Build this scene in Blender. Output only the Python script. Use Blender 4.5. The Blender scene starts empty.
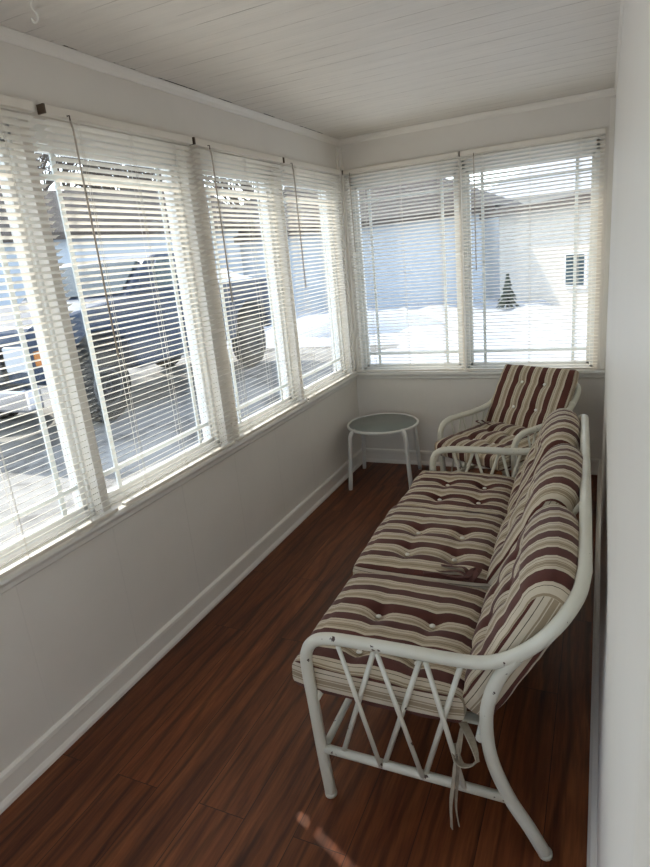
import bpy, bmesh, math, random
from mathutils import Vector, Matrix, noise
R = math.radians
sc = bpy.context.scene
col = sc.collection
W, H = 1.623, 2.202          # room width, ceiling height
YB = -5.1                    # back end of the porch
SUN = Vector((0.905, -0.427, 0)).normalized()
SUN_EL = R(36)

# ------------------------------------------------------------------ materials
class N:
    def __init__(s, name):
        s.m = bpy.data.materials.new(name); s.m.use_nodes = True
        s.t = s.m.node_tree; s.b = s.t.nodes['Principled BSDF']; s.out = s.t.nodes['Material Output']
    def n(s, typ, **kw):
        o = s.t.nodes.new(typ)
        for k, v in kw.items():
            if k.startswith('i_'):
                key = k[2:]
                key = int(key) if key.isdigit() else key.replace('_', ' ')
                o.inputs[key].default_value = v
            else: setattr(o, k, v)
        return o
    def l(s, a, ai, b, bi): s.t.links.new(a.outputs[ai], b.inputs[bi])
def ramp(n, stops, interp='LINEAR'):
    r = n.n('ShaderNodeValToRGB'); cr = r.color_ramp; cr.interpolation = interp
    while len(cr.elements) < len(stops): cr.elements.new(0.5)
    for e, (p, c) in zip(cr.elements, stops):
        e.position = p; e.color = (c[0], c[1], c[2], 1)
    return r
def mixc(n, blend='MIX', fac=0.5):
    m = n.n('ShaderNodeMix', data_type='RGBA', blend_type=blend); m.inputs[0].default_value = fac
    return m
def srgb(r, g, b):
    f = lambda c: (c/255/12.92) if c/255 <= .04045 else ((c/255+.055)/1.055)**2.4
    return (f(r), f(g), f(b))
def c4(c): return (c[0], c[1], c[2], 1)

def paint(name, c, rough=.5, var=.06, scale=3.0, bump=.0, bscale=60, streak=(1, 1, 1), metallic=0, spec=.5):
    n = N(name); tc = n.n('ShaderNodeTexCoord'); mp = n.n('ShaderNodeMapping'); mp.inputs['Scale'].default_value = streak
    n.l(tc, 'Object', mp, 0)
    no = n.n('ShaderNodeTexNoise', i_Scale=scale, i_Detail=5.0, i_Roughness=.6); n.l(mp, 0, no, 'Vector')
    r = ramp(n, [(.3, [x*(1-var) for x in c]), (.7, [min(1, x*(1+var)) for x in c])]); n.l(no, 'Fac', r, 0)
    n.l(r, 0, n.b, 'Base Color'); n.b.inputs['Roughness'].default_value = rough; n.b.inputs['Metallic'].default_value = metallic
    n.b.inputs['Specular IOR Level'].default_value = spec
    if bump:
        nb = n.n('ShaderNodeTexNoise', i_Scale=bscale, i_Detail=3.0); n.l(mp, 0, nb, 'Vector')
        bp = n.n('ShaderNodeBump', i_Strength=bump, i_Distance=.002); n.l(nb, 'Fac', bp, 'Height'); n.l(bp, 0, n.b, 'Normal')
    return n.m

WALLC = (.78, .745, .695)
M = {}
M['wall'] = paint('wall_paint', WALLC, .55, .035, 1.6, .15, 25)
M['trim'] = paint('trim_paint', (.83, .795, .74), .4, .03, 4, .1, 30)
M['right'] = paint('right_wall_paint', (.79, .76, .715), .5, .025, 2.0, .2, 12, (1, .5, 1))
M['sill'] = paint('sill_paint', (.76, .745, .71), .35, .05, 8, .1, 40)
M['vinyl'] = paint('window_vinyl', (.80, .81, .80), .35, .02, 5)
M['grille'] = paint('grille_vinyl', (.80, .86, .88), .4, .02, 5)
M['metal_white'] = None
M['dark_metal'] = paint('dark_bracket_metal', (.12, .09, .065), .5, .1, 30, metallic=.5)
M['black'] = paint('black_rubber', (.012, .012, .013), .7, .1, 10)
M['button'] = paint('button_plastic', (.82, .8, .74), .3, .03, 20)
M['cord'] = paint('blind_cord', (.78, .76, .7), .7, .03, 20)
M['wand'] = paint('wand_plastic', (.50, .44, .37), .3, .05, 20)
M['rail'] = paint('blind_rail_metal', (.80, .755, .68), .35, .02, 5)

def wall_panelled(name, c, axis, pitch):
    n = N(name); tc = n.n('ShaderNodeTexCoord')
    sp = n.n('ShaderNodeSeparateXYZ'); n.l(tc, 'Object', sp, 0)
    d = n.n('ShaderNodeMath', operation='DIVIDE'); d.inputs[1].default_value = pitch; n.l(sp, axis, d, 0)
    fr = n.n('ShaderNodeMath', operation='FRACT'); n.l(d, 0, fr, 0)
    r = ramp(n, [(0, (0, 0, 0)), (.006, (0, 0, 0)), (.012, (1, 1, 1)), (1, (1, 1, 1))]); n.l(fr, 0, r, 0)
    no = n.n('ShaderNodeTexNoise', i_Scale=1.7, i_Detail=6.0, i_Roughness=.65); n.l(tc, 'Object', no, 'Vector')
    r2 = ramp(n, [(.3, [x*.95 for x in c]), (.7, [x*1.02 for x in c])]); n.l(no, 'Fac', r2, 0)
    m = mixc(n, 'MIX'); m.inputs[6].default_value = c4([x*.94 for x in c]); n.l(r, 0, m, 0); n.l(r2, 0, m, 7)
    lo = n.n('ShaderNodeMath', operation='GREATER_THAN'); lo.inputs[1].default_value = 1.0; n.l(sp, 'Z', lo, 0)
    mxx = n.n('ShaderNodeMath', operation='MAXIMUM'); n.l(r, 0, mxx, 0); n.l(lo, 0, mxx, 1); n.l(mxx, 0, m, 0); r = mxx
    n.l(m, 2, n.b, 'Base Color'); n.b.inputs['Roughness'].default_value = .5
    bp = n.n('ShaderNodeBump', i_Strength=.2, i_Distance=.002); n.l(r, 0, bp, 'Height'); n.l(bp, 0, n.b, 'Normal')
    return n.m
M['wall_l'] = wall_panelled('left_wall_panelling', WALLC, 'Y', .41)
M['wall_f'] = wall_panelled('far_wall_panelling', WALLC, 'X', .17)

def ceiling_mat():
    n = N('ceiling_boards'); tc = n.n('ShaderNodeTexCoord'); sp = n.n('ShaderNodeSeparateXYZ'); n.l(tc, 'Object', sp, 0)
    big = n.n('ShaderNodeMath', operation='DIVIDE'); big.inputs[1].default_value = .0925; n.l(sp, 'Y', big, 0)
    f1 = n.n('ShaderNodeMath', operation='FRACT'); n.l(big, 0, f1, 0)
    g1 = ramp(n, [(0, (0, 0, 0)), (.022, (0, 0, 0)), (.05, (1, 1, 1)), (1, (1, 1, 1))]); n.l(f1, 0, g1, 0)
    sm = n.n('ShaderNodeMath', operation='DIVIDE'); sm.inputs[1].default_value = .0308; n.l(sp, 'Y', sm, 0)
    f2 = n.n('ShaderNodeMath', operation='FRACT'); n.l(sm, 0, f2, 0)
    g2 = ramp(n, [(0, (0, 0, 0)), (.08, (1, 1, 1)), (.92, (1, 1, 1)), (1, (0, 0, 0))]); n.l(f2, 0, g2, 0)
    # cracks open only in places
    mp = n.n('ShaderNodeMapping'); mp.inputs['Scale'].default_value = (1.6, 7, 1); n.l(tc, 'Object', mp, 0)
    no = n.n('ShaderNodeTexNoise', i_Scale=2.2, i_Detail=4.0, i_Roughness=.7); n.l(mp, 0, no, 'Vector')
    k = ramp(n, [(.44, (.0, .0, .0)), (.66, (1, 1, 1))]); n.l(no, 'Fac', k, 0)
    inv = n.n('ShaderNodeMath', operation='SUBTRACT'); inv.inputs[0].default_value = 1; n.l(g1, 0, inv, 1)
    mul = n.n('ShaderNodeMath', operation='MULTIPLY'); n.l(inv, 0, mul, 0); n.l(k, 0, mul, 1)
    c = (.80, .76, .705)
    n3 = n.n('ShaderNodeTexNoise', i_Scale=2.5, i_Detail=8.0, i_Roughness=.7); mp3 = n.n('ShaderNodeMapping'); mp3.inputs['Scale'].default_value = (1.2, 9, 1)
    n.l(tc, 'Object', mp3, 0); n.l(mp3, 0, n3, 'Vector')
    base = ramp(n, [(.25, [x*.90 for x in c]), (.75, [x*1.04 for x in c])]); n.l(n3, 'Fac', base, 0)
    m = mixc(n, 'MIX'); n.l(mul, 0, m, 0); n.l(base, 0, m, 6); m.inputs[7].default_value = (.30, .26, .22, 1)
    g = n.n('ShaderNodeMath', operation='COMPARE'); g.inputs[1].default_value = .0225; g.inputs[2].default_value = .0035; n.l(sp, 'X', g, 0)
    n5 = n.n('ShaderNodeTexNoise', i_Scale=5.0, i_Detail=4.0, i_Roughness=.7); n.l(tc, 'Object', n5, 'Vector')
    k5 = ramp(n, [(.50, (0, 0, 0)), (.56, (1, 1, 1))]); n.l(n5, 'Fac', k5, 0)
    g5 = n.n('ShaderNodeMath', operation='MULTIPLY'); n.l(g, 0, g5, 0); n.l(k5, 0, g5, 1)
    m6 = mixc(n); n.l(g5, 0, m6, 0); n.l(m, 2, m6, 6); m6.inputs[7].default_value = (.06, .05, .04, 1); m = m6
    n.l(m, 2, n.b, 'Base Color'); n.b.inputs['Roughness'].default_value = .55
    ad = n.n('ShaderNodeMath', operation='MULTIPLY_ADD'); ad.inputs[1].default_value = .35; n.l(g2, 0, ad, 0); n.l(g1, 0, ad, 2)
    bp = n.n('ShaderNodeBump', i_Strength=.45, i_Distance=.003); n.l(ad, 0, bp, 'Height'); n.l(bp, 0, n.b, 'Normal')
    return n.m
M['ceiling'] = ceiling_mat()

def floor_mat():
    n = N('dark_wood_laminate'); tc = n.n('ShaderNodeTexCoord')
    mp = n.n('ShaderNodeMapping'); mp.inputs['Rotation'].default_value = (0, 0, R(90)); mp.inputs['Location'].default_value = (.33, .05, 0)
    n.l(tc, 'Object', mp, 0)
    br = n.n('ShaderNodeTexBrick', offset=.37, offset_frequency=2)
    br.inputs['Scale'].default_value = 1; br.inputs['Brick Width'].default_value = 1.22; br.inputs['Row Height'].default_value = .155
    br.inputs['Mortar Size'].default_value = .0012; br.inputs['Mortar Smooth'].default_value = .3; br.inputs['Bias'].default_value = 0
    br.inputs['Color1'].default_value = (0, 0, 0, 1); br.inputs['Color2'].default_value = (1, 1, 1, 1); br.inputs['Mortar'].default_value = (.5, .5, .5, 1)
    n.l(mp, 0, br, 'Vector')
    # per-plank offset of the grain
    ofs = n.n('ShaderNodeVectorMath', operation='SCALE'); ofs.inputs['Scale'].default_value = 7.0; n.l(br, 'Color', ofs, 0)
    add = n.n('ShaderNodeVectorMath', operation='ADD'); n.l(tc, 'Object', add, 0); n.l(ofs, 0, add, 1)
    m1 = n.n('ShaderNodeMapping'); m1.inputs['Scale'].default_value = (9, .9, 1); n.l(add, 0, m1, 0)
    a = n.n('ShaderNodeTexNoise', i_Scale=1.6, i_Detail=6.0, i_Roughness=.6, i_Distortion=1.1); n.l(m1, 0, a, 'Vector')
    wv = n.n('ShaderNodeTexWave', wave_type='BANDS', bands_direction='X'); wv.inputs['Scale'].default_value = .75; wv.inputs['Distortion'].default_value = 9.0
    wv.inputs['Detail'].default_value = 3.5; wv.inputs['Detail Scale'].default_value = .8; wv.inputs['Detail Roughness'].default_value = .6
    m2 = n.n('ShaderNodeMapping'); m2.inputs['Scale'].default_value = (6, 1.1, 1); n.l(add, 0, m2, 0); n.l(m2, 0, wv, 'Vector')
    m3 = n.n('ShaderNodeMapping'); m3.inputs['Scale'].default_value = (90, 6, 1); n.l(add, 0, m3, 0)
    fine = n.n('ShaderNodeTexNoise', i_Scale=1.5, i_Detail=3.0); n.l(m3, 0, fine, 'Vector')
    base = ramp(n, [(.28, (.075, .019, .007)), (.5, (.165, .048, .016)), (.75, (.26, .088, .029))]); n.l(a, 'Fac', base, 0)
    wr = ramp(n, [(0, (.22, .19, .18)), (.10, (.62, .60, .58)), (.26, (1, 1, 1))]); n.l(wv, 'Color', wr, 0)
    mm = mixc(n, 'MULTIPLY', .62); n.l(base, 0, mm, 6); n.l(wr, 0, mm, 7)
    fr = ramp(n, [(.32, (.64, .60, .58)), (.62, (1.12, 1.12, 1.12))]); n.l(fine, 'Fac', fr, 0)
    m4 = mixc(n, 'MULTIPLY', .8); n.l(mm, 2, m4, 6); n.l(fr, 0, m4, 7)
    pl = ramp(n, [(0, (.74, .72, .72)), (1, (1.15, 1.15, 1.15))]); n.l(br, 'Color', pl, 0)
    m5 = mixc(n, 'MULTIPLY', .9); n.l(m4, 2, m5, 6); n.l(pl, 0, m5, 7)
    jt = mixc(n, 'MIX'); n.l(br, 'Fac', jt, 0); n.l(m5, 2, jt, 6); jt.inputs[7].default_value = (.02, .008, .005, 1)
    n.l(jt, 2, n.b, 'Base Color'); n.b.inputs['Roughness'].default_value = .42; n.b.inputs['Specular IOR Level'].default_value = .35
    bp = n.n('ShaderNodeBump', i_Strength=.12, i_Distance=.001); n.l(wv, 'Color', bp, 'Height'); n.l(bp, 0, n.b, 'Normal')
    return n.m
M['floor'] = floor_mat()

def white_metal():
    n = N('chipped_white_enamel'); tc = n.n('ShaderNodeTexCoord')
    no = n.n('ShaderNodeTexNoise', i_Scale=34.0, i_Detail=3.0, i_Roughness=.6); n.l(tc, 'Object', no, 'Vector')
    k = ramp(n, [(.70, (0, 0, 0)), (.715, (1, 1, 1))]); n.l(no, 'Fac', k, 0)
    big = n.n('ShaderNodeTexNoise', i_Scale=6.0, i_Detail=3.0); n.l(tc, 'Object', big, 'Vector')
    b = ramp(n, [(.3, (.60, .58, .49)), (.7, (.68, .665, .58))]); n.l(big, 'Fac', b, 0)
    m = mixc(n); n.l(k, 0, m, 0); n.l(b, 0, m, 6); m.inputs[7].default_value = (.06, .03, .02, 1)
    n.l(m, 2, n.b, 'Base Color'); n.b.inputs['Roughness'].default_value = .32
    return n.m
M['metal_white'] = white_metal()
M['table_white'] = paint('table_white_enamel', (.74, .74, .71), .35, .02, 10)

def stripes(name, per):
    n = N(name); uv = n.n('ShaderNodeUVMap', uv_map='UVMap'); sp = n.n('ShaderNodeSeparateXYZ'); n.l(uv, 0, sp, 0)
    br = (.088, .027, .020); cr = (.56, .49, .385); tp = (.30, .235, .16); dk = (.035, .018, .013)
    st = [(0, br), (.40, cr), (.52, tp), (.56, cr), (.585, tp), (.70, cr), (.725, tp), (.765, cr), (.885, dk), (.90, cr)]
    d = n.n('ShaderNodeMath', operation='DIVIDE'); d.inputs[1].default_value = per; n.l(sp, 'X', d, 0)
    fr = n.n('ShaderNodeMath', operation='FRACT'); n.l(d, 0, fr, 0)
    r = ramp(n, st, 'CONSTANT'); n.l(fr, 0, r, 0)
    tc = n.n('ShaderNodeTexCoord')
    no = n.n('ShaderNodeTexNoise', i_Scale=7.0, i_Detail=5.0, i_Roughness=.7); n.l(tc, 'Object', no, 'Vector')
    v = ramp(n, [(.3, (.86, .85, .83)), (.7, (1.08, 1.07, 1.05))]); n.l(no, 'Fac', v, 0)
    m = mixc(n, 'MULTIPLY', .9); n.l(r, 0, m, 6); n.l(v, 0, m, 7)
    n.l(m, 2, n.b, 'Base Color'); n.b.inputs['Roughness'].default_value = .85; n.b.inputs['Sheen Weight'].default_value = .15
    n.b.inputs['Specular IOR Level'].default_value = .2
    nb = n.n('ShaderNodeTexNoise', i_Scale=45.0, i_Detail=4.0); n.l(tc, 'Object', nb, 'Vector')
    bp = n.n('ShaderNodeBump', i_Strength=.25, i_Distance=.004); n.l(nb, 'Fac', bp, 'Height'); n.l(bp, 0, n.b, 'Normal')
    return n.m
M['stripe'] = stripes('brown_striped_fabric', .083)
M['ribbon'] = paint('brown_ribbon_fabric', (.10, .035, .028), .85, .2, 30)
M['ribbon_beige'] = paint('beige_ribbon_fabric', (.36, .31, .24), .85, .25, 30)

def glass_mat(name, tint, refl=.06):
    n = N(name); t = n.n('ShaderNodeBsdfTransparent'); t.inputs[0].default_value = c4(tint)
    g = n.n('ShaderNodeBsdfGlossy', i_Roughness=.02); lw = n.n('ShaderNodeLayerWeight', i_Blend=.5)
    pw = n.n('ShaderNodeMath', operation='POWER'); pw.inputs[1].default_value = 5.0; n.l(lw, 1, pw, 0)
    ma = n.n('ShaderNodeMath', operation='MULTIPLY_ADD'); ma.inputs[1].default_value = .9; ma.inputs[2].default_value = .04; n.l(pw, 0, ma, 0)
    mx = n.n('ShaderNodeMixShader'); n.l(ma, 0, mx, 0); n.l(t, 0, mx, 1); n.l(g, 0, mx, 2); n.l(mx, 0, n.out, 'Surface')
    n.t.nodes.remove(n.b)
    return n.m
M['glass'] = glass_mat('window_glass', (.93, .96, .97))

def slat_mat():
    n = N('blind_slat_vinyl'); tc = n.n('ShaderNodeTexCoord')
    no = n.n('ShaderNodeTexNoise', i_Scale=3.0, i_Detail=3.0); n.l(tc, 'Object', no, 'Vector')
    r = ramp(n, [(.3, (.79, .76, .70)), (.7, (.85, .82, .76))]); n.l(no, 'Fac', r, 0); n.l(r, 0, n.b, 'Base Color')
    n.b.inputs['Roughness'].default_value = .4
    tr = n.n('ShaderNodeBsdfTranslucent'); tr.inputs[0].default_value = (.85, .80, .70, 1)
    mx = n.n('ShaderNodeMixShader'); mx.inputs[0].default_value = .22; n.l(n.b, 0, mx, 1); n.l(tr, 0, mx, 2); n.l(mx, 0, n.out, 'Surface')
    return n.m
M['slat'] = slat_mat()
def tabletop():
    n = N('frosted_pebbled_glass'); n.b.inputs['Base Color'].default_value = (.27, .30, .28, 1)
    tc = n.n('ShaderNodeTexCoord'); v = n.n('ShaderNodeTexVoronoi', i_Scale=110.0); n.l(tc, 'Object', v, 'Vector')
    bp = n.n('ShaderNodeBump', i_Strength=.35, i_Distance=.002); n.l(v, 'Distance', bp, 'Height'); n.l(bp, 0, n.b, 'Normal')
    n.b.inputs['Roughness'].default_value = .28; n.b.inputs['Transmission Weight'].default_value = .3
    return n.m
M['tabletop'] = tabletop()
# outdoors
M['snow'] = paint('snow', (.61, .63, .67), .7, .04, 1.2, .6, 6)
def drive_mat():
    n = N('salted_driveway'); tc = n.n('ShaderNodeTexCoord')
    no = n.n('ShaderNodeTexNoise', i_Scale=.9, i_Detail=8.0, i_Roughness=.7); n.l(tc, 'Object', no, 'Vector')
    r = ramp(n, [(.40, (.16, .15, .135)), (.50, (.34, .325, .30)), (.7, (.42, .405, .375))]); n.l(no, 'Fac', r, 0)
    n.l(r, 0, n.b, 'Base Color'); n.b.inputs['Roughness'].default_value = .9
    return n.m
M['drive'] = drive_mat()
def siding(name, c, pitch=.13):
    n = N(name); tc = n.n('ShaderNodeTexCoord'); sp = n.n('ShaderNodeSeparateXYZ'); n.l(tc, 'Object', sp, 0)
    d = n.n('ShaderNodeMath', operation='DIVIDE'); d.inputs[1].default_value = pitch; n.l(sp, 'Z', d, 0)
    fr = n.n('ShaderNodeMath', operation='FRACT'); n.l(d, 0, fr, 0)
    r = ramp(n, [(0, [x*.8 for x in c]), (.08, c), (1, c)]); n.l(fr, 0, r, 0)
    n.l(r, 0, n.b, 'Base Color'); n.b.inputs['Roughness'].default_value = .7
    bp = n.n('ShaderNodeBump', i_Strength=.5, i_Distance=.01); n.l(fr, 0, bp, 'Height'); n.l(bp, 0, n.b, 'Normal')
    return n.m
M['siding'] = siding('pale_siding', (.52, .57, .63))
M['siding_warm'] = siding('cream_siding', (.66, .62, .56))
M['shingle'] = paint('dark_shingles', (.075, .062, .055), .9, .4, 4, .6, 8, (1, 1, 1))
M['fascia'] = paint('brown_fascia', (.07, .05, .04), .6, .1, 3)
M['bark'] = paint('tree_bark', (.10, .078, .062), .9, .3, 6)
M['fir'] = paint('fir_needles', (.035, .05, .03), .8, .3, 9)
M['carpaint'] = paint('navy_car_paint', (.020, .042, .085), .30, .05, 2, spec=.35)
M['carglass'] = paint('dark_car_glass', (.03, .06, .075), .02, .05, 2, spec=.25)
M['chrome'] = paint('chrome', (.6, .6, .62), .15, .02, 5, metallic=1)
M['lamp_clear'] = paint('headlamp_plastic', (.6, .62, .65), .1, .02, 5)
M['amber'] = paint('amber_plastic', (.55, .20, .04), .2, .02, 5)
M['rim_dark'] = paint('dull_wheel_metal', (.10, .10, .11), .45, .05, 5, metallic=.6)
M['plastic'] = paint('dark_plastic', (.03, .032, .036), .5, .1, 8)

# ------------------------------------------------------------------ mesh helpers
def empty(name, loc=(0, 0, 0), rz=0):
    o = bpy.data.objects.new(name, None); col.objects.link(o); o.location = loc; o.rotation_euler = (0, 0, rz)
    o.empty_display_size = .05
    return o
def tag(o, label=None, cat=None, group=None, kind=None):
    if label: o['label'] = label
    if cat: o['category'] = cat
    if group: o['group'] = group
    if kind: o['kind'] = kind
    return o
class MB:
    def __init__(s): s.v = []; s.f = []; s.uv = []; s.sm = []
    def add(s, vs, fs, uvs=None, smooth=False):
        b = len(s.v); s.v += [tuple(v) for v in vs]
        for i, f in enumerate(fs):
            s.f.append([b+k for k in f]); s.uv.append(uvs[i] if uvs else None); s.sm.append(smooth)
    def box(s, x0, x1, y0, y1, z0, z1):
        s.add([(x0, y0, z0), (x1, y0, z0), (x1, y1, z0), (x0, y1, z0), (x0, y0, z1), (x1, y0, z1), (x1, y1, z1), (x0, y1, z1)],
              [(3, 2, 1, 0), (4, 5, 6, 7), (0, 1, 5, 4), (1, 2, 6, 5), (2, 3, 7, 6), (3, 0, 4, 7)])
        return s
    def tube(s, pts, r, seg=10, closed=False, r2=None, flat=1.0, caps=True):
        pts = [Vector(p) for p in pts]; n = len(pts); rings = []
        up = None
        for i, p in enumerate(pts):
            a = pts[(i-1) % n] if (closed or i > 0) else p; b = pts[(i+1) % n] if (closed or i < n-1) else p
            t = (b-a).normalized()
            if up is None:
                up = Vector((0, 0, 1)) if abs(t.z) < .9 else Vector((0, 1, 0))
            side = t.cross(up).normalized(); up2 = side.cross(t).normalized(); up = up2
            rr = r if r2 is None else r+(r2-r)*i/(n-1)
            rings.append([p+side*math.cos(2*math.pi*k/seg)*rr+up2*math.sin(2*math.pi*k/seg)*rr*flat for k in range(seg)])
        vs = [v for ring in rings for v in ring]; fs = []
        for i in range(n if closed else n-1):
            for k in range(seg):
                a = i*seg+k; b = i*seg+(k+1) % seg; c = ((i+1) % n)*seg+(k+1) % seg; d = ((i+1) % n)*seg+k
                fs.append((a, b, c, d))
        s.add(vs, fs, smooth=True)
        if caps and not closed:
            b = len(s.v)-len(vs)
            s.f.append([b+k for k in range(seg)][::-1]); s.uv.append(None); s.sm.append(False)
            s.f.append([b+(n-1)*seg+k for k in range(seg)]); s.uv.append(None); s.sm.append(False)
        return s
    def lathe(s, prof, seg=48, c=(0, 0, 0), closed=False):
        vs = []; fs = []; m = len(prof)
        for i in range(seg):
            a = 2*math.pi*i/seg
            for (r, z) in prof: vs.append((c[0]+r*math.cos(a), c[1]+r*math.sin(a), c[2]+z))
        for i in range(seg):
            j = (i+1) % seg
            for k in range(m if closed else m-1):
                k2 = (k+1) % m
                fs.append((i*m+k, j*m+k, j*m+k2, i*m+k2))
        s.add(vs, fs, smooth=True); return s
    def build(s, name, mat, parent=None, loc=None, rot=None, bevel=0, recalc=True):
        me = bpy.data.meshes.new(name); me.from_pydata(s.v, [], s.f); me.materials.append(mat)
        if any(u is not None for u in s.uv):
            ul = me.uv_layers.new(name='UVMap')
            for p, u in zip(me.polygons, s.uv):
                for li, k in zip(p.loop_indices, range(len(p.vertices))):
                    ul.data[li].uv = u[k] if u else (0, 0)
        for p, sm in zip(me.polygons, s.sm): p.use_smooth = sm
        if recalc:
            bm = bmesh.new(); bm.from_mesh(me); bmesh.ops.recalc_face_normals(bm, faces=bm.faces); bm.to_mesh(me); bm.free()
        o = bpy.data.objects.new(name, me); col.objects.link(o); o.parent = parent
        if loc: o.location = loc
        if rot: o.rotation_euler = rot
        if bevel:
            b = o.modifiers.new('bevel', 'BEVEL'); b.width = bevel; b.segments = 2; b.limit_method = 'ANGLE'
        return o
def catmull(pts, sub=6, closed=False):
    P = [Vector(p) for p in pts]; n = len(P); out = []
    for i in range(n if closed else n-1):
        p1, p2 = P[i], P[(i+1) % n]
        p0 = P[(i-1) % n] if closed or i > 0 else p1*2-p2
        p3 = P[(i+2) % n] if closed or i < n-2 else p2*2-p1
        for k in range(sub):
            t = k/sub
            out.append(.5*((2*p1)+(p2-p0)*t+(2*p0-5*p1+4*p2-p3)*t*t+(3*p1-p0-3*p2+p3)*t**3))
    if not closed: out.append(P[-1])
    return out

# ------------------------------------------------------------------ the room
def S(o): return tag(o, kind='structure')
LJ = [-.045, -.85, -1.645, -2.43, -3.215]      # joints between the blinds on the left wall
FJ = [.035, .79, 1.59]                        # and on the far wall
ZS, ZT = .682, 1.975                          # sill top, window head
S(MB().box(-.02, W+.02, YB-.02, .02, -.08, 0).build('floor', M['floor']))
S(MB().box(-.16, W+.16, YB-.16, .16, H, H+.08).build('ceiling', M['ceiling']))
b = MB(); b.box(-.14, 0, YB, .14, -.5, ZS-.03); b.box(-.14, 0, YB, .14, ZT, H)
b.box(-.14, 0, -.07, .14, ZS-.03, ZT)
for j, w in ((LJ[1], .018), (LJ[2]+.03, .055), (LJ[3]-.03, .018)): b.box(-.14, -.004, j-w, j+w, ZS-.03, ZT)
b.box(-.14, 0, -3.30, -3.16, ZS-.03, ZT); b.box(-.14, 0, YB, -5.02, ZS-.03, ZT); b.box(-.14, 0, -4.20, -4.12, ZS-.03, ZT)
S(b.build('wall_left', M['wall_l']))
b = MB(); b.box(0, W, 0, .14, -.5, ZS-.03); b.box(0, W, 0, .14, ZT, H)
b.box(-.004, .05, 0, .14, ZS-.03, ZT); b.box(.770, .786, .002, .14, ZS-.03, ZT); b.box(1.555, W, 0, .14, ZS-.03, ZT)
S(b.build('wall_far', M['wall_f']))
S(MB().box(W, W+.14, YB, .14, 0, H).build('wall_right', M['right']))
b = MB(); b.box(-.14, W+.14, YB-.14, YB, 0, ZS); b.box(-.14, W+.14, YB-.14, YB, ZT, H); b.box(-.14, .1, YB-.14, YB, ZS, ZT); b.box(W-.1, W+.14, YB-.14, YB, ZS, ZT)
S(b.build('wall_back', M['wall']))
# baseboards: flat board with a raised cap and a shoe
def baseboard(name, pts):   # profile swept along one axis
    prof = [(0, 0), (.020, 0), (.020, .012), (.014, .022), (.010, .026), (.010, .078), (.016, .084), (.014, .098), (.004, .104), (0, .104)]
    (p, q, nrm) = pts; p = Vector(p); q = Vector(q); nrm = Vector(nrm); m = len(prof); vs = []
    for e in (p, q):
        for (a, z) in prof: vs.append(e+nrm*a+Vector((0, 0, z)))
    fs = [(k, (k+1) % m, m+(k+1) % m, m+k) for k in range(m)]+[tuple(range(m))[::-1], tuple(range(m, 2*m))]
    mb = MB(); mb.add(vs, fs); return S(mb.build(name, M['trim']))
baseboard('baseboard_left', ((0, YB, 0), (0, 0, 0), (1, 0, 0)))
baseboard('baseboard_far', ((0, 0, 0), (W, 0, 0), (0, -1, 0)))
baseboard('baseboard_right', ((W, YB, 0), (W, 0, 0), (-1, 0, 0)))
def sweep(name, prof, p, q, nrm, mat):
    p = Vector(p); q = Vector(q); nrm = Vector(nrm); m = len(prof); vs = []
    for e in (p, q):
        for (a, z) in prof: vs.append(e+nrm*a+Vector((0, 0, z)))
    fs = [(k, (k+1) % m, m+(k+1) % m, m+k) for k in range(m)]+[tuple(range(m))[::-1], tuple(range(m, 2*m))]
    mb = MB(); mb.add(vs, fs); return S(mb.build(name, mat))
crown = [(0, -.034), (.004, -.034), (.007, -.029), (.009, -.019), (.016, -.008), (.020, -.004), (.020, -.0015), (0, -.0015)]
sweep('trim_1', crown, (0, YB, H), (0, 0, H), (1, 0, 0), M['trim'])
sweep('trim_2', crown, (0, 0, H), (W, 0, H), (0, -1, 0), M['trim'])
sweep('trim_3', [(a*.5, z) for a, z in crown], (W, YB, H), (W, 0, H), (-1, 0, 0), M['trim'])
sill = [(-.10, -.004), (.018, -.004), (.026, -.010), (.028, -.018), (.024, -.027), (.014, -.030), (.012, -.036), (.012, -.050), (.006, -.056), (0, -.056), (0, -.03), (-.10, -.03)]
sweep('trim_4', sill, (0, -5.05, ZS), (0, .0, ZS), (1, 0, 0), M['sill'])
sweep('trim_5', sill, (0, 0, ZS), (W, 0, ZS), (0, -1, 0), M['sill'])
# vertical corner casings
S(MB().box(0, .012, -.045, 0, ZS, H-.05).build('trim_6', M['trim'], bevel=.002))
S(MB().box(.0, .030, -.012, 0, ZS, H-.05).build('trim_7', M['trim'], bevel=.002))
S(MB().box(1.597, W, -.012, 0, ZS, H-.05).build('trim_8', M['trim'], bevel=.002))
# door casing on the right wall beside the viewer
b = MB(); b.box(W-.004, W, -3.70, -3.585, 0, 2.05)
S(b.build('trim_9', M['trim'], bevel=.001))

# ------------------------------------------------------------------ windows: sash, pane, grille with bars set in from the edges
def window(idx, org, rz, L):
    o = S(empty('window_%d' % idx, org, rz)); z0, z1 = ZS-.004, ZT
    fr = MB(); d0, d1 = .045, .105; w = .022
    for (a, c, e, f) in ((0, L, z0, z0+w), (0, L, z1-w-.035, z1), (0, w, z0, z1), (L-w, L, z0, z1)): fr.box(a, c, d0, d1, e, f)
    x0, x1, y0, y1 = w, L-w, z0+w, z1-w-.035
    for (a, c, e, f) in ((x0, x1, y0, y0+.02), (x0, x1, y1-.02, y1), (x0, x0+.02, y0, y1), (x1-.02, x1, y0, y1)): fr.box(a, c, .06, .092, e, f)
    fr.build('window_frame', M['vinyl'], o, bevel=.003)
    MB().box(x0+.01, x1-.01, .074, .078, y0+.01, y1-.01).build('glass_pane', M['glass'], o)
    g = MB(); q = .095
    for a in (x0+q, x1-q): g.box(a-.009, a+.009, .066, .073, y0, y1)
    for e in (y0+q, y1-q): g.box(x0, x1, .0655, .0735, e-.009, e+.009)
    g.build('window_grille', M['grille'], o)
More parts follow.
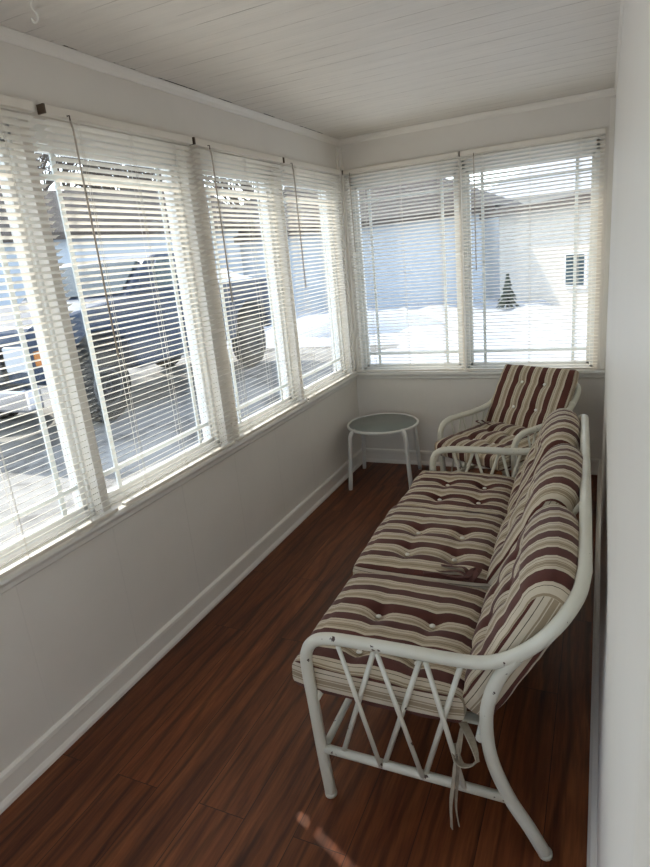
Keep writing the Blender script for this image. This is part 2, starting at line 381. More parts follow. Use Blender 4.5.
wl = [(-3.16, -2.468), (-2.432, -1.67), (-1.56, -.868), (-.832, -.07)]
for i, (a, c) in enumerate(wl): window(i+1, (0, a, 0), R(90), c-a)
window(7, (0, -5.02, 0), R(90), .82); window(8, (0, -4.12, 0), R(90), .82); window(9, (W-.1, YB, 0), R(180), W-.2)  # unseen windows behind the viewer, added to let more light into the room
window(5, (.05, 0, 0), 0, .770-.05); window(6, (.786, 0, 0), 0, 1.555-.786)

# ------------------------------------------------------------------ blinds
def blind(org, rz, L, label, group, wand_x, wand_z, tilt=19):
    """local x along the window, local -y into the room"""
    o = tag(empty('window_blind', org, rz), label, 'window blind', group); rnd = random.Random(int(org[1]*100)+int(org[0]*10))
    yc = -.020
    hr = MB(); hr.box(.002, L-.002, yc-.014, yc+.014, 1.984, 2.012); hr.build('headrail', M['rail'], o, bevel=.003)
    sl = MB(); pitch = .0212; z = 1.968; t = R(tilt); n = 0
    while z > .712:
        tt = t+R(rnd.uniform(-1.2, 1.2)); dz = rnd.uniform(-.0006, .0006); e0, e1 = rnd.uniform(0, .002), rnd.uniform(0, .002)
        vs = []; K = 4
        for k in range(K+1):
            q = k/K-.5; yy = q*.025; zz = .0022*(1-4*q*q)
            Y = yy*math.cos(tt)+zz*math.sin(tt); Z = -yy*math.sin(tt)+zz*math.cos(tt)
            for x in (.004+e0, L-.004-e1): vs.append((x, yc+Y, z+Z+dz))
        sl.add(vs, [(2*k, 2*k+1, 2*k+3, 2*k+2) for k in range(K)], smooth=True)
        z -= pitch; n += 1
    sl.build('slats', M['slat'], o, recalc=False)
    br = MB(); br.box(.004, L-.004, yc-.012, yc+.012, .684, .697); br.build('bottom_rail', M['rail'], o, bevel=.003)
    for x in (.13, L/2, L-.13):
        c = MB()
        for y in (yc-.0135, yc+.0135): c.tube([(x, y, .696), (x, y, 1.985)], .0007, 5)
        c.tube([(x+.006, yc, .696), (x+.006, yc, 1.985)], .0008, 5)
        c.build('ladder_cord', M['cord'], o)
    w = MB(); w.tube([(wand_x, yc-.024, 1.975), (wand_x+.001, yc-.028, 1.95), (wand_x+.003, yc-.030, wand_z)], .0032, 6); w.build('tilt_wand', M['wand'], o)
    w = MB(); w.tube([(wand_x, yc-.014, 1.990), (wand_x, yc-.024, 1.990), (wand_x, yc-.024, 1.973)], .0022, 6); w.build('wand_hook', M['dark_metal'], o)
    bk = MB(); bk.box(-.003, .003, yc-.0155, yc+.014, 1.986, 2.013)
    bk.build('bracket', M['dark_metal'], o)
gl, gf = 'mini blinds along the left wall', 'mini blinds on the far wall'
wz = [(1.10, .11), (1.12, .13), (1.28, .12), (1.36, .10)]
lab = ['white mini blind nearest the viewer on the left wall, cut by the photo edge',
       'white mini blind in front of the parked truck, second from the viewer',
       'white mini blind on the left wall, just right of the wide window post',
       'white mini blind on the left wall nearest the far corner']
ws = [(.10, 1.15), (.085, 1.22), (.09, 1.33), (.07, 1.33)]
for i in range(4):
    y0, y1 = LJ[4-i], LJ[3-i]
    g0 = .026 if i == 1 else .005
    blind((0, y0+g0, 0), R(90), y1-y0-.007-g0, lab[i], gl, *ws[i])
blind((FJ[0], 0, 0), 0, FJ[1]-FJ[0]-.006, 'white mini blind on the far wall, left one next to the room corner', gf, .05, 1.5)
blind((FJ[1], 0, 0), 0, FJ[2]-FJ[1]-.006, 'white mini blind on the far wall, right one above the armchair', gf, .085, 1.32)

# ceiling hook
h = tag(empty('ceiling_hook', (.215, -2.55, H)), 'small white plastic hook screwed into the ceiling near the left edge', 'hook')
MB().lathe([(0, 0), (.010, 0), (.010, -.004), (.004, -.008), (0, -.008)], 16).build('hook_base', M['button'], h)
MB().tube(catmull([(0, 0, -.005), (0, 0, -.022), (.008, 0, -.034), (.014, 0, -.045), (.008, 0, -.056), (-.004, 0, -.054), (-.008, 0, -.044)], 5), .0028, 8).build('hook_curl', M['button'], h)

# ------------------------------------------------------------------ striped cushions
def cushion(name, L, T, Wd, buttons, parent_loc, rot, label, group, puff=.02, seed=0, phase=0., topround=.0, tuft=.026, roll=0.):
    """local x: length (front->back or bottom->top), y: width, z: thickness; stripes vary along y"""
    rnd = random.Random(seed); NY = 44; sx = seed*3.7
    loop = []; r = T*(.46 if roll else .30); NL = 30
    def arc(cx, cz, a0, a1, k=5):
        for i in range(k+1):
            a = a0+(a1-a0)*i/k; loop.append((cx+r*math.cos(a), cz+r*math.sin(a), 'e'))
    hz = T/2-r
    for i in range(1, NL): loop.append((r+(L-2*r)*i/NL, T/2, 't'))
    arc(L-r, hz, R(90), 0); arc(L-r, -hz, 0, R(-90))
    for i in range(1, NL): loop.append((L-r-(L-2*r)*i/NL, -T/2, 'b'))
    arc(r, -hz, R(-90), R(-180)); arc(r, hz, R(180), R(90))
    vs = []; m = len(loop)
    for j in range(NY+1):
        y = Wd*j/NY; ty = 2*j/NY-1
        for (x, z, kind) in loop:
            tx = 2*x/L-1
            ex = max(0, 1-abs(ty)**4)**.6
            p = puff*ex*max(0, 1-abs(tx)**5)
            if roll:
                ex = max(0, 1-abs(ty)**2.6)**.5
                p = puff*ex*(max(0, 1-abs(tx)**3) if tx < 0 else 1+roll*tx)
            sgn = 1 if z >= 0 else -1
            for (bx, by) in buttons:
                d2 = ((x-bx)**2+(y-by)**2)
                p -= tuft*math.exp(-d2/(2*.026**2))
                # creases running out from each tuft
                p -= .007*math.exp(-((x-bx)**2)/(2*.014**2))*math.exp(-abs(y-by)/.12)
                p -= .007*math.exp(-((y-by)**2)/(2*.014**2))*math.exp(-abs(x-bx)/.12)
            nz = noise.noise(Vector((x*7+sx, y*7, z*5)))*.006+noise.noise(Vector((x*22+sx, y*18, z*12)))*.0025
            if kind == 'e':
                cx = L-r if x > L/2 else r; out = (1 if x > L/2 else -1)
                bulge = topround*ex if x > L/2 else .006*ex
                X = x+out*(bulge*abs(x-cx)/r)+nz*out; Z = z*(1+.0*ex)+sgn*p*.4*(1-abs(x-cx)/r)
                if roll and x > L/2: Z = z*(1+puff*ex*(1+roll)/(T/2))
            else:
                X = x; Z = z+sgn*(p+nz)
            Y = y+(.010*(1-abs(tx)**3)*(1 if ty > 0 else -1)*max(0, abs(ty)-.8)*5)
            vs.append((X, Y, Z))
    fs = []; uvs = []
    for j in range(NY):
        for i in range(m):
            k = (i+1) % m; fs.append((j*m+i, j*m+k, (j+1)*m+k, (j+1)*m+i))
            u0 = Wd*j/NY+phase; u1 = Wd*(j+1)/NY+phase
            uvs.append([(u0, 0), (u0, 0), (u1, 0), (u1, 0)])
    mb = MB(); mb.add(vs, fs, uvs, smooth=True)
    # gussets: side panels whose stripes follow the edge
    for j in (0, NY):
        ring = [Vector(vs[j*m+i]) for i in range(m)]
        top = [i for i in range(m)]
        cen = Vector((L/2, ring[0].y+(-.008 if j == 0 else .008), 0))
        inner = [Vector((L/2+(p.x-L/2)*.72, cen.y, p.z*.5)) for p in ring]
        V = ring+inner+[Vector((L/2+(p.x-L/2)*.3, cen.y, p.z*.1)) for p in ring]+[cen]
        def guv(v): return (.056+v.z*.75, v.x)
        F = []; U = []
        for a in (0, 1):
            for i in range(m):
                k = (i+1) % m; f = (a*m+i, a*m+k, (a+1)*m+k, (a+1)*m+i)
                F.append(f); U.append([guv(V[q]) for q in f])
        for i in range(m):
            k = (i+1) % m; f = (2*m+i, 2*m+k, 3*m); F.append(f); U.append([guv(V[q]) for q in f])
        mb.add(V, F, U, smooth=False)
    o = mb.build(name, M['stripe']); o.location = parent_loc; o.rotation_euler = rot
    tag(o, label, 'cushion', group)
    for (bx, by) in buttons:
        zz = T/2+puff*.9-tuft-.001
        bt = MB().lathe([(0, .004), (.005, .0036), (.0085, .0015), (.009, -.001), (.0, -.002)], 14, (bx, by, zz))
        bt.build('button', M['button'], o)
    return o
def ribbon(parent, pts, w, mat, name='tie_ribbon'):
    P = catmull(pts, 5); vs = []; n = len(P)
    for i, p in enumerate(P):
        t = (P[min(i+1, n-1)]-P[max(i-1, 0)]).normalized()
        s = t.cross(Vector((.25, .3, 1))).normalized(); u = s.cross(t).normalized()
        for a, c in ((-1, -1), (1, -1), (1, 1), (-1, 1)): vs.append(p+s*a*w/2+u*c*.0012)
    fs = []
    for i in range(n-1):
        for k in range(4):
            q = (k+1) % 4; fs.append((i*4+k, i*4+q, i*4+4+q, i*4+4+k))
    fs += [(3, 2, 1, 0), (4*n-4, 4*n-3, 4*n-2, 4*n-1)]
    mb = MB(); mb.add(vs, fs, smooth=False); return mb.build(name, mat, parent)

# ------------------------------------------------------------------ sofa and armchair frames
def seat_frame(root, L, armz=0., arm_pts=None, top=.742):
    """local x: front->back, local y: along the seat; ends at y=0 and y=L"""
    A = arm_pts or [(-.020, .30), (-.028, .43), (-.022, .485), (.004, .520), (.05, .535), (.13, .538), (.25, .538), (.36, .537), (.45, .545), (.53, .590)]
    end = [(.0, .002), (-.012, .16)]+A
    def bend(y0, s):
        return [Vector((x, y0, z)) for x, z in end]+[Vector((.595, y0+s*.012, .655-(.742-top)*.5)), Vector((.640, y0+s*.055, top-.027)), Vector((.655, y0+s*.13, top))]
    near = bend(0, 1); far = bend(L, -1)[::-1]
    path = catmull(near, 5)+catmull(near[-1:]+[Vector((.657, L*.35, top+.003)), Vector((.657, L*.65, top+.003))]+far[:1], 4)[1:-1]+catmull(far, 5)
    MB().tube(path, .0165, 14).build('tube_frame', M['metal_white'], root)
    for y in (0, L):
        s = 1 if y == 0 else -1
        rl = catmull([(.583, y, .004), (.545, y, .075), (.495, y, .16), (.455, y, .27), (.445, y, .38), (.458, y, .46), (.487, y, .530), (.517, y, .575)], 5)
        MB().tube(rl, .0165, 12).build('leg', M['metal_white'], root)
        for x in (.0, .583): MB().lathe([(0, 0), (.0172, 0), (.0176, .006), (.0172, .012), (0, .012)], 14, (x, y, 0)).build('rubber_foot', M['metal_white'], root)
        MB().tube([(-.010, y, .165), (.497, y, .152)], .0125, 10).build('side_rail', M['metal_white'], root)
        tops = [.075, .170, .180, .290, .305, .388]; bots = [.165, .052, .280, .173, .388, .285]
        zt = .524
        for k, (a, c) in enumerate(zip(tops, bots)):
            yy = y-s*(.010 if k % 2 == 0 else .001)
            MB().tube([(a, yy, zt), (c, yy, .160)], .0072, 6, flat=.62).build('lattice_strut', M['metal_white'], root)
    for (x, z) in ((-.004, .165),):
        MB().tube([(x, 0, z), (x, L, z)], .0105, 10).build('stretcher', M['metal_white'], root)
    MB().tube([(-.012, .0, .335), (-.012, L, .335)], .0125, 10).build('seat_rail', M['metal_white'], root)
    MB().tube([(.43, .0, .318), (.43, L, .318)], .0125, 10).build('seat_rail', M['metal_white'], root)
    n = max(3, int(L/.11)); st = MB()
    for k in range(n):
        y = L*(k+.5)/n
        st.tube([(-.012, y, .340), (.22, y, .322), (.43, y, .322)], .020, 6, flat=.12)
    st.build('seat_straps', M['metal_white'], root)
    k = max(2, int(L/.24)); sp = MB()
    for i in range(k+1):
        y = .10+(L-.20)*i/k
        MB().tube([(.43, y, .318), (.52, y, .52), (.655, y, top)], .008, 8).build('back_spindle', M['metal_white'], root)

SO = (.925, -2.722, 0); SR = R(1.6)
LS = 1.535
sofa = tag(empty('patio_sofa', SO, SR), 'long white tubular metal sofa frame with crossed lattice arms', 'sofa')
seat_frame(sofa, LS)
def on(base, rz, p):
    c, s = math.cos(rz), math.sin(rz); return (base[0]+p[0]*c-p[1]*s, base[1]+p[0]*s+p[1]*c, p[2])
CW = .486
bt = [(.165, .165), (.165, .335), (.335, .165), (.335, .335)]
seatlab = ['brown striped seat cushion nearest the viewer on the sofa', 'brown striped seat cushion in the middle of the sofa', 'brown striped seat cushion at the far end of the sofa by the table']
backlab = ['brown striped back cushion nearest the viewer on the sofa', 'brown striped back cushion in the middle of the sofa', 'brown striped back cushion at the far end of the sofa by the armchair']
seats = []; backs = []
for i in range(3):
    y0 = [.025, .527, 1.050][i]; zz = [0, .020, .006][i]; CW = [.492, .512, .452][i]; bt = [(bx, by) for bx in (.168, .335) for by in [(.09, .265), (.12, .29), (.13, .30)][i]]
    s = cushion('seat_cushion', .475, .085, CW, bt, on(SO, SR, (-.088, y0, .384+zz)), (0, R(1.2), SR+R([-.5, .8, -.4][i])), seatlab[i], 'seat cushions of the sofa', tuft=.021, seed=i+1, phase=[.055, .02, .04][i])
    seats.append(s)
    y0 = [.036, .540, 1.050][i]; CW = [.474, .478, .465][i]
    bb = [(.14, .16), (.14, .325), (.27, .16), (.27, .325)]
    k = cushion('back_cushion', .40, .085, CW+.002, bb, on(SO, SR, ([.404, .388, .400][i], y0, .358+[0, .022, .008][i])), (0, R([-61.5, -60, -62.5][i]), SR+R([1.0, -1.5, 1.0][i])), backlab[i], 'back cushions of the sofa', seed=i+5, phase=[.06, .03, .015][i], puff=.022, topround=.062, roll=.6)
    backs.append(k)

CH = (.775, -.625, 0); CR = R(90-28)      # armchair: local x (front->back) points towards the window
# local y must run to the left of local x; use a mirrored end order, the chair is symmetric
CWD = .50
t = R(28); d = Vector((math.sin(t), math.cos(t), 0)); w = Vector((math.cos(t), -math.sin(t), 0))
org = Vector(CH)+w*CWD
chair = tag(empty('patio_armchair', tuple(org), CR), 'white tubular metal armchair frame in the far right corner under the window', 'armchair')
seat_frame(chair, CWD, arm_pts=[(-.020, .29), (-.028, .41), (-.022, .460), (.004, .494), (.05, .508), (.13, .509), (.25, .505), (.36, .508), (.45, .525), (.53, .57)], top=.675)
CB = tuple(org)
cs = cushion('seat_cushion', .52, .075, .44, [(.17, .16), (.17, .29), (.34, .16), (.34, .29)], on(CB, CR, (-.115, .03, .378)), (0, R(-1), CR), 'brown striped seat cushion of the armchair in the corner', 'armchair cushions', seed=11, phase=.03, puff=.022, tuft=.02)
cb = cushion('back_cushion', .42, .055, .46, [(.15, .155), (.15, .305), (.31, .155), (.31, .305)], on(CB, CR, (.37, .02, .385)), (0, R(-57), CR), 'flat brown striped back cushion standing up against the armchair back', 'armchair cushions', seed=12, phase=.0, puff=.012, tuft=.010)

# ribbons at the joint of seat and back cushions
r = seats[0]
for pts, w_, mt in [
        ([(.40, .505, .075), (.36, .52, .082), (.31, .525, .070), (.27, .54, .066)], .018, 'ribbon'),
        ([(.41, .50, .085), (.37, .485, .080), (.33, .50, .072), (.29, .515, .068), (.25, .50, .070)], .018, 'ribbon'),
        ([(.41, .49, .07), (.43, .52, .10), (.41, .54, .085), (.40, .50, .08)], .020, 'ribbon'),
        ([(.40, .51, .07), (.38, .54, .085), (.34, .55, .078), (.30, .56, .074)], .017, 'ribbon'),
        ([(.47, .01, -.045), (.50, -.03, -.06), (.515, -.05, -.10), (.475, -.045, -.125), (.45, -.01, -.10)], .026, 'ribbon_beige'),
        ([(.47, .005, -.06), (.462, -.035, -.12), (.455, -.038, -.20), (.448, -.040, -.27), (.450, -.045, -.345)], .011, 'ribbon_beige'),
        ([(.47, .005, -.06), (.468, -.033, -.12), (.462, -.032, -.21), (.460, -.036, -.28), (.468, -.04, -.335)], .009, 'ribbon_beige')]:
    ribbon(r, pts, w_, M[mt])
ribbon(r, [(.36, .16, -.045), (.33, .15, -.10), (.29, .14, -.17)], .022, M['ribbon_beige'])
for pts in ([(.42, .50, .07), (.37, .51, .078), (.31, .52, .068), (.26, .53, .07)], [(.42, .49, .075), (.36, .49, .075), (.32, .50, .07)]):
    ribbon(seats[1], pts, .012, M['ribbon'])
for pts in ([(.43, .44, .06), (.40, .40, .065), (.38, .34, .06)], [(.42, .46, .06), (.38, .44, .066), (.37, .40, .062)]):
    ribbon(cs, pts, .012, M['ribbon'])

# ------------------------------------------------------------------ side table
T = tag(empty('side_table', (.295, -.325, 0), R(6)), 'small round white metal side table with a frosted glass top', 'table')
ZT_ = .405; RT = .238
MB().lathe([(RT, -.014), (RT, -.004), (RT-.004, 0), (RT-.011, 0), (RT-.014, -.004), (RT-.014, -.010), (RT-.004, -.018)], 72, (0, 0, ZT_), closed=True).build('rim', M['table_white'], T)
MB().lathe([(0, .0), (RT-.013, .0), (RT-.013, -.006), (0, -.006)], 72, (0, 0, ZT_-.004)).build('glass_top', M['tabletop'], T)
for k in range(4):
    a = R(46.5+90*k); c, s = math.cos(a), math.sin(a)
    P = catmull([(.215*c, .215*s, ZT_-.016), (.235*c, .235*s, ZT_-.020), (.252*c, .252*s, ZT_-.045), (.258*c, .258*s, ZT_-.10), (.285*c, .285*s, .006)], 5)
    lg = MB().tube(P, .0158, 12, r2=.0135).build('leg', M['table_white'], T)
    MB().tube([(.2855*c, .2855*s, .008), (.2857*c, .2857*s, .0)], .0125, 12).build('foot_cap', M['button'], lg)

# ------------------------------------------------------------------ outdoors
def gz(x, y):
    z = -.16
    s = max(0, min(1, (y-4)/6)); z += .24*s*s*(3-2*s)
    return z
def grid(name, x0, x1, y0, y1, nx, ny, fn, mat):
    vs = [(x0+(x1-x0)*i/nx, y0+(y1-y0)*j/ny, fn(x0+(x1-x0)*i/nx, y0+(y1-y0)*j/ny)) for j in range(ny+1) for i in range(nx+1)]
    fs = [(j*(nx+1)+i, j*(nx+1)+i+1, (j+1)*(nx+1)+i+1, (j+1)*(nx+1)+i) for j in range(ny) for i in range(nx)]
    mb = MB(); mb.add(vs, fs, smooth=True); return mb.build(name, mat, recalc=False)
def snowz(x, y):
    z = gz(x, y)
    n = noise.noise(Vector((x*1.3, y*1.3, 0)))*.13+noise.noise(Vector((x*3.2, y*3.2, 3)))*.10
    if -7.2 < x < -1.6 and y < 6.5: return z-.12
    return z+n*(1 if y > 1 else .5)
S(grid('snow_ground', -45, 30, -25, 60, 340, 400, snowz, M['snow']))
S(MB().box(-7.2, -1.6, -25, 6.6, -.5, -.16).build('driveway', M['drive']))
# houses
def roofed_house(name, wall_pts, zb, ze, depth, rise, over, label, wmat, parts=(), hip=0.):
    """wall_pts: two ends of the visible wall, house body lies to the left of p->q"""
    p = Vector((*wall_pts[0], 0)); q = Vector((*wall_pts[1], 0)); dd = (q-p); L = dd.length; ang = math.atan2(dd.y, dd.x)
    o = tag(empty(name, (p.x, p.y, zb), ang), label, 'house')
    h = ze-zb
    MB().box(0, L, 0, depth, 0, h).build('wall', wmat, o)
    r_ = MB(); e = over
    vs = [(-e, -e, h-.02), (L+e, -e, h-.02), (L+e, depth+e, h-.02), (-e, depth+e, h-.02), (-e, depth/2, h+rise), (L+e-hip, depth/2, h+rise)]
    r_.add(vs, [(0, 1, 5, 4), (2, 3, 4, 5), (0, 4, 3), (1, 2, 5), (3, 2, 1, 0)]); ro = r_.build('roof', M['shingle'], o)
    MB().box(-e, L+e, -e-.03, -e, h-.16, h+.0).build('gutter', M['fascia'], o)
    for (kind, x, z, w_, hh) in parts:
        f = MB(); f.box(x, x+w_, -.05, 0, z, z+hh)
        f2 = f.build('window', M['vinyl'] if kind == 'window' else M['plastic'], o)
        MB().box(x+.07, x+w_-.07, -.06, -.045, z+.07, z+hh-.07).build('pane', M['carglass'], f2)
    return o
roofed_house('garage', ((-9.2, 11.7), (-1.0, 11.2)), .0, 2.28, 7, 1.5, .35, 'long pale blue house wall in shade beyond the snow with a dark roof', M['siding'], hip=3.2)
roofed_house('house', ((-12.6, 2.2), (-7.9, 11.4)), -.3, 2.62, 4.5, 1.25, .35, 'pale neighbouring house behind the parked truck with a dark eave', M['siding'])
roofed_house('cottage', ((-.62, 11.0), (4.2, 6.2)), 0, 2.14, 5, .18, .30, 'cream sunlit cottage with a dark window beyond the right end of the far blinds', M['siding_warm'], (('window', 2.15, .42, .62, .72),))
# background house with snow on the roof
o = tag(empty('snowy_house', (1.0, 26, .3)), 'distant house with a snow covered hip roof above the shaded wall', 'house')
MB().box(-5, 5, 0, 8, 0, 2.9).build('wall', M['siding_warm'], o)
b = MB(); b.add([(-5.6, -.6, 2.9), (5.6, -.6, 2.9), (5.6, 8.6, 2.9), (-5.6, 8.6, 2.9), (-2, 4, 4.9), (2, 4, 4.9)], [(0, 1, 5, 4), (1, 2, 5), (2, 3, 4, 5), (3, 0, 4), (3, 2, 1, 0)]); b.build('roof', M['snow'], o)

# bare trees
def tree(x, y, h, seed, label, snowy=False):
    rnd = random.Random(seed); o = tag(empty('bare_tree', (x, y, gz(x, y)-.1)), label, 'tree', 'bare trees behind the houses')
    tr = MB(); brn = MB()
    def grow(p, d, ln, r_, lv, mb):
        k = 4; pts = [p]; q = p.copy(); dd = d.copy()
        for i in range(k):
            dd = (dd+Vector((rnd.uniform(-1, 1), rnd.uniform(-1, 1), rnd.uniform(-.3, .6)))*.16).normalized(); q = q+dd*ln/k; pts.append(q.copy())
        mb.tube(pts, r_, 5 if lv else 8, r2=r_*.55, caps=False)
        if lv >= 4: return
        for c in range(rnd.choice((4, 5)) if lv else 6):
            i = rnd.randint(1 if lv else 2, k); a = rnd.uniform(0, 6.28); sp = rnd.uniform(.5, .95)
            nd = (dd+Vector((math.cos(a)*sp, math.sin(a)*sp, rnd.uniform(0, .35)))).normalized()
            grow(pts[i].copy(), nd, ln*rnd.uniform(.55, .75), r_*.58, lv+1, brn)
    grow(Vector((0, 0, 0)), Vector((0, 0, 1)), h*.42, h*.018, 0, tr)
    tr.build('trunk', M['bark'], o); brn.build('branches', M['bark'], o)
spots = [(-19.5, 2.5, 10), (-20.5, 8, 11), (-17.5, 12, 10.5), (-21, 16.5, 11), (-15, 17, 10.5), (-19, 22, 12), (-13.5, 22.5, 11), (-25, 12, 11), (-24.5, 4.5, 10), (-9, 23.5, 10), (-5.0, 22, 9)]
for i, (x, y, h_) in enumerate(spots):
    tree(x, y, h_, 40+i, 'tall leafless grey tree rising beyond the neighbouring house roofs')
# little conifer by the wall
o = tag(empty('conifer_shrub', (-.25, 9.6, .02)), 'small dark cone shaped conifer against the far house wall', 'shrub')
cf = MB(); rnd = random.Random(3)
for k in range(9):
    z = .10+k*.072; rr = .25*(1-k/9.2)
    for i in range(14):
        a = rnd.uniform(0, 6.28); L = rr*rnd.uniform(.7, 1.15)
        cf.tube([(0, 0, z+.08), (L*.6*math.cos(a), L*.6*math.sin(a), z+.03), (L*math.cos(a), L*math.sin(a), z-.06)], .035, 5, r2=.004)
cf.build('foliage', M['fir'], o); MB().tube([(0, 0, -.1), (0, 0, .74)], .02, 6, r2=.008).build('trunk', M['bark'], o)

# pickup truck, nose towards -y
tx, ty, tz = -3.63, .27, -.16
tk = tag(empty('pickup_truck', (tx, ty, tz)), 'dark blue pickup truck parked on the driveway outside the left windows', 'truck')
def loft(mb, secs):   # secs: list of closed rings with equal counts
    n = len(secs[0]); vs = [v for s_ in secs for v in s_]; fs = []
    for i in range(len(secs)-1):
        for k in range(n): fs.append((i*n+k, i*n+(k+1) % n, (i+1)*n+(k+1) % n, (i+1)*n+k))
    fs += [tuple(range(n))[::-1], tuple(range((len(secs)-1)*n, len(secs)*n))]
    mb.add(vs, fs)
# side profile (y, z), body width 1.9 from x=0 (near) to x=-1.9 (far)
prof = [(0, .62), (.02, 1.02), (.10, 1.14), (.9, 1.24), (1.45, 1.30), (3.25, 1.32), (3.30, 1.30), (4.65, 1.30), (4.72, .60), (4.45, .52), (4.38, .85), (4.15, .98), (3.85, .98), (3.6, .85), (3.48, .50), (1.42, .48), (1.30, .84), (1.06, .98), (.76, .98), (.52, .84), (.40, .52)]
b = MB(); loft(b, [[(x, y, z) for (y, z) in prof] for x in (0,)]+[[(-.05+0*x, y+(.0), z+.0) for (y, z) in prof] for x in (1,)]+[[(-1.85, y, z) for (y, z) in prof], [(-1.9, y, z) for (y, z) in prof]])
b.build('body', M['carpaint'], tk, bevel=.05)
cab = [(1.45, 1.28), (1.98, 1.68), (2.20, 1.74), (3.0, 1.74), (3.15, 1.69), (3.25, 1.28)]
b = MB(); loft(b, [[(-.06-(z-1.28)*.16, y, z) for (y, z) in cab], [(-1.84+(z-1.28)*.16, y, z) for (y, z) in cab]])
b.build('cab', M['carpaint'], tk, bevel=.04)
b = MB(); b.add([(-.16, 1.50, 1.345), (-1.74, 1.50, 1.345), (-1.66, 1.96, 1.675), (-.24, 1.96, 1.675), (-.16, 1.48, 1.335), (-1.74, 1.48, 1.335), (-1.66, 1.93, 1.685), (-.24, 1.93, 1.685)], [(0, 1, 2, 3), (7, 6, 5, 4), (0, 4, 5, 1), (1, 5, 6, 2), (2, 6, 7, 3), (3, 7, 4, 0)])
b.build('windshield', M['carglass'], tk)
for (a0, a1, b0, b1) in ((1.72, 2.42, 2.12, 2.42), (2.50, 3.16, 2.50, 3.12)):
    b = MB(); x_l, x_h = -.060, -.115
    vs = [(x_l+.004, a0, 1.36), (x_l+.004, a1, 1.36), (x_h+.004, b1, 1.66), (x_h+.004, b0, 1.66), (x_l-.02, a0, 1.36), (x_l-.02, a1, 1.36), (x_h-.02, b1, 1.66), (x_h-.02, b0, 1.66)]
    b.add(vs, [(0, 1, 2, 3), (7, 6, 5, 4), (0, 4, 5, 1), (1, 5, 6, 2), (2, 6, 7, 3), (3, 7, 4, 0)]); b.build('side_window', M['carglass'], tk)
    MB().tube([(x_l+.008, a0, 1.35), (x_h+.008, b0, 1.67), (x_h+.008, b1, 1.67), (x_l+.008, a1, 1.35)], .008, 5).build('window_trim', M['chrome'], tk)
for y in (.91, 4.0):
    for x in (-.14, -1.76):
        wh = MB().lathe([(.0, -.10), (.24, -.10), (.37, -.08), (.39, -.04), (.39, .04), (.37, .08), (.24, .10), (0, .10)], 28).build('wheel', M['black'], tk, (x, y, .39), (0, R(90), 0))
        MB().lathe([(0, .06), (.05, .11), (.09, .075), (.20, .105), (.23, .09), (.23, .0)], 20).build('rim', M['rim_dark'], wh)
        wh['label'] = 'black tyre with a dull grey rim'
MB().box(-1.55, -.35, -.05, .02, .66, 1.0).build('grille', M['plastic'], tk, bevel=.01)
g_ = MB(); g_.box(-1.9, 0, -.14, .05, .38, .60); g_.build('bumper', M['chrome'], tk, bevel=.03)
for x in (-.30, -1.86):
    MB().box(x, x+.26, -.045, .05, .74, .98).build('headlamp', M['lamp_clear'], tk, bevel=.02)
MB().box(-.03, .012, .05, .22, .78, .92).build('indicator_lamp', M['amber'], tk, bevel=.01)
MB().box(.0, .16, 1.62, 1.72, 1.34, 1.54).build('side_mirror', M['carpaint'], tk, bevel=.03)
MB().box(-.01, .014, 2.95, 3.10, 1.10, 1.13).build('door_handle', M['chrome'], tk, bevel=.005)
mb = MB(); nx, ny = 14, 20
vs = []
for j in range(ny+1):
    for i in range(nx+1):
        x = -.08-1.74*i/nx; y = 3.34+1.28*j/ny; e = min(1, 4*min(i/nx, 1-i/nx))*min(1, 4*min(j/ny, 1-j/ny))
        vs.append((x, y, 1.27+e*(.20+.10*noise.noise(Vector((x*2, y*2, 5))))))
mb.add(vs, [(j*(nx+1)+i, j*(nx+1)+i+1, (j+1)*(nx+1)+i+1, (j+1)*(nx+1)+i) for j in range(ny) for i in range(nx)], smooth=True)
mb.build('snow_load', M['snow'], tk, recalc=False)
tk.scale = (1.1, 1.1, 1.1)
# snow banks left by shovelling
def bank(x, y, rx, ry, h, seed, label):
    rnd = random.Random(seed); nx = ny = 26; vs = []
    for j in range(ny+1):
        for i in range(nx+1):
            u, v = 2*i/nx-1, 2*j/ny-1; rr = u*u+v*v
            z = h*max(0, 1-rr)**.7+(noise.noise(Vector((u*2.4+seed, v*2.4, 1)))*.16+noise.noise(Vector((u*6+seed, v*6, 2)))*.07)*max(0, 1.1-rr)*h*1.6
            vs.append((u*rx, v*ry, z-.15))
    mb = MB(); mb.add(vs, [(j*(nx+1)+i, j*(nx+1)+i+1, (j+1)*(nx+1)+i+1, (j+1)*(nx+1)+i) for j in range(ny) for i in range(nx)], smooth=True)
    o = mb.build('snow_bank', M['snow'], recalc=False); o.location = (x, y, gz(x, y)); tag(o, label, 'snow bank', 'snow banks outside')
bank(-3.3, 7.9, 2.2, 1.0, .50, 2, 'white snow bank at the end of the driveway')
bank(-1.3, 4.9, 1.1, 1.4, .26, 5, 'low lumpy snow bank outside the far left blind')

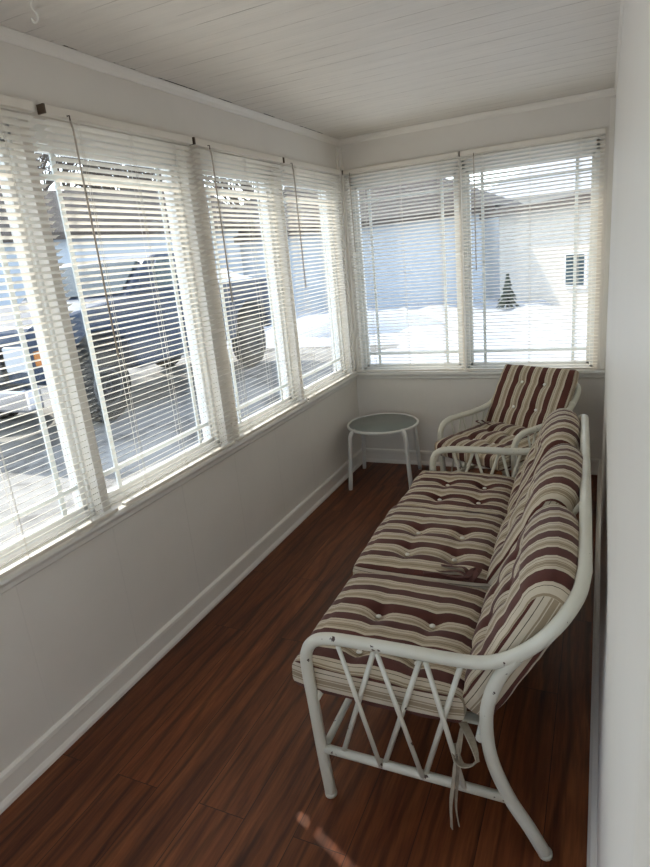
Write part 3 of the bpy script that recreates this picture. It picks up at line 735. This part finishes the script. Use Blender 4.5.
# ------------------------------------------------------------------ light
sun = bpy.data.lights.new('sun', 'SUN'); sun.energy = 3.5; sun.angle = R(.6); sun.color = (1, .89, .76)
so = bpy.data.objects.new('sun', sun); col.objects.link(so)
dirv = Vector((SUN.x*math.cos(SUN_EL), SUN.y*math.cos(SUN_EL), -math.sin(SUN_EL)))
so.rotation_euler = dirv.to_track_quat('-Z', 'Y').to_euler(); so.location = (-8, 6, 8)
wd = bpy.data.worlds.new('sky'); sc.world = wd; wd.use_nodes = True; nt = wd.node_tree
sky = nt.nodes.new('ShaderNodeTexSky'); sky.sky_type = 'NISHITA'; sky.sun_disc = False; sky.sun_elevation = SUN_EL
sky.sun_rotation = math.atan2(-SUN.x, -SUN.y); sky.dust_density = .6; sky.air_density = 1.0
bg = nt.nodes['Background']; hs = nt.nodes.new('ShaderNodeHueSaturation'); hs.inputs['Saturation'].default_value = .52; nt.links.new(sky.outputs[0], hs.inputs['Color']); nt.links.new(hs.outputs[0], bg.inputs[0]); bg.inputs[1].default_value = .30
sc.view_settings.view_transform = 'Standard'; sc.view_settings.look = 'None'; sc.view_settings.gamma = 1
sc.view_settings.exposure = .88
sc.cycles.diffuse_bounces = 7; sc.cycles.max_bounces = 14; sc.cycles.transparent_max_bounces = 24; sc.cycles.glossy_bounces = 4
sc.cycles.sample_clamp_indirect = 6

# ------------------------------------------------------------------ camera
cx, cy, cz, yaw, pit, roll, f = 1.5895, -3.903, 1.4872, -.4494, .2879, -.099, 592.4
sa, ca = math.sin(yaw), math.cos(yaw)
f0 = Vector((sa, ca, 0)); rt = Vector((ca, -sa, 0)); up = Vector((0, 0, 1))
fw = f0*math.cos(pit)-up*math.sin(pit); u = up*math.cos(pit)+f0*math.sin(pit)
r2 = rt*math.cos(roll)+u*math.sin(roll); u2 = -rt*math.sin(roll)+u*math.cos(roll)
cam = bpy.data.cameras.new('camera'); co = bpy.data.objects.new('camera', cam); col.objects.link(co)
mw = Matrix((r2, u2, -fw)).transposed().to_4x4(); mw.translation = (cx, cy, cz); co.matrix_world = mw
cam.sensor_fit = 'HORIZONTAL'; cam.sensor_width = 36; cam.lens = f/650*36; cam.clip_start = .01; cam.clip_end = 200
sc.camera = co
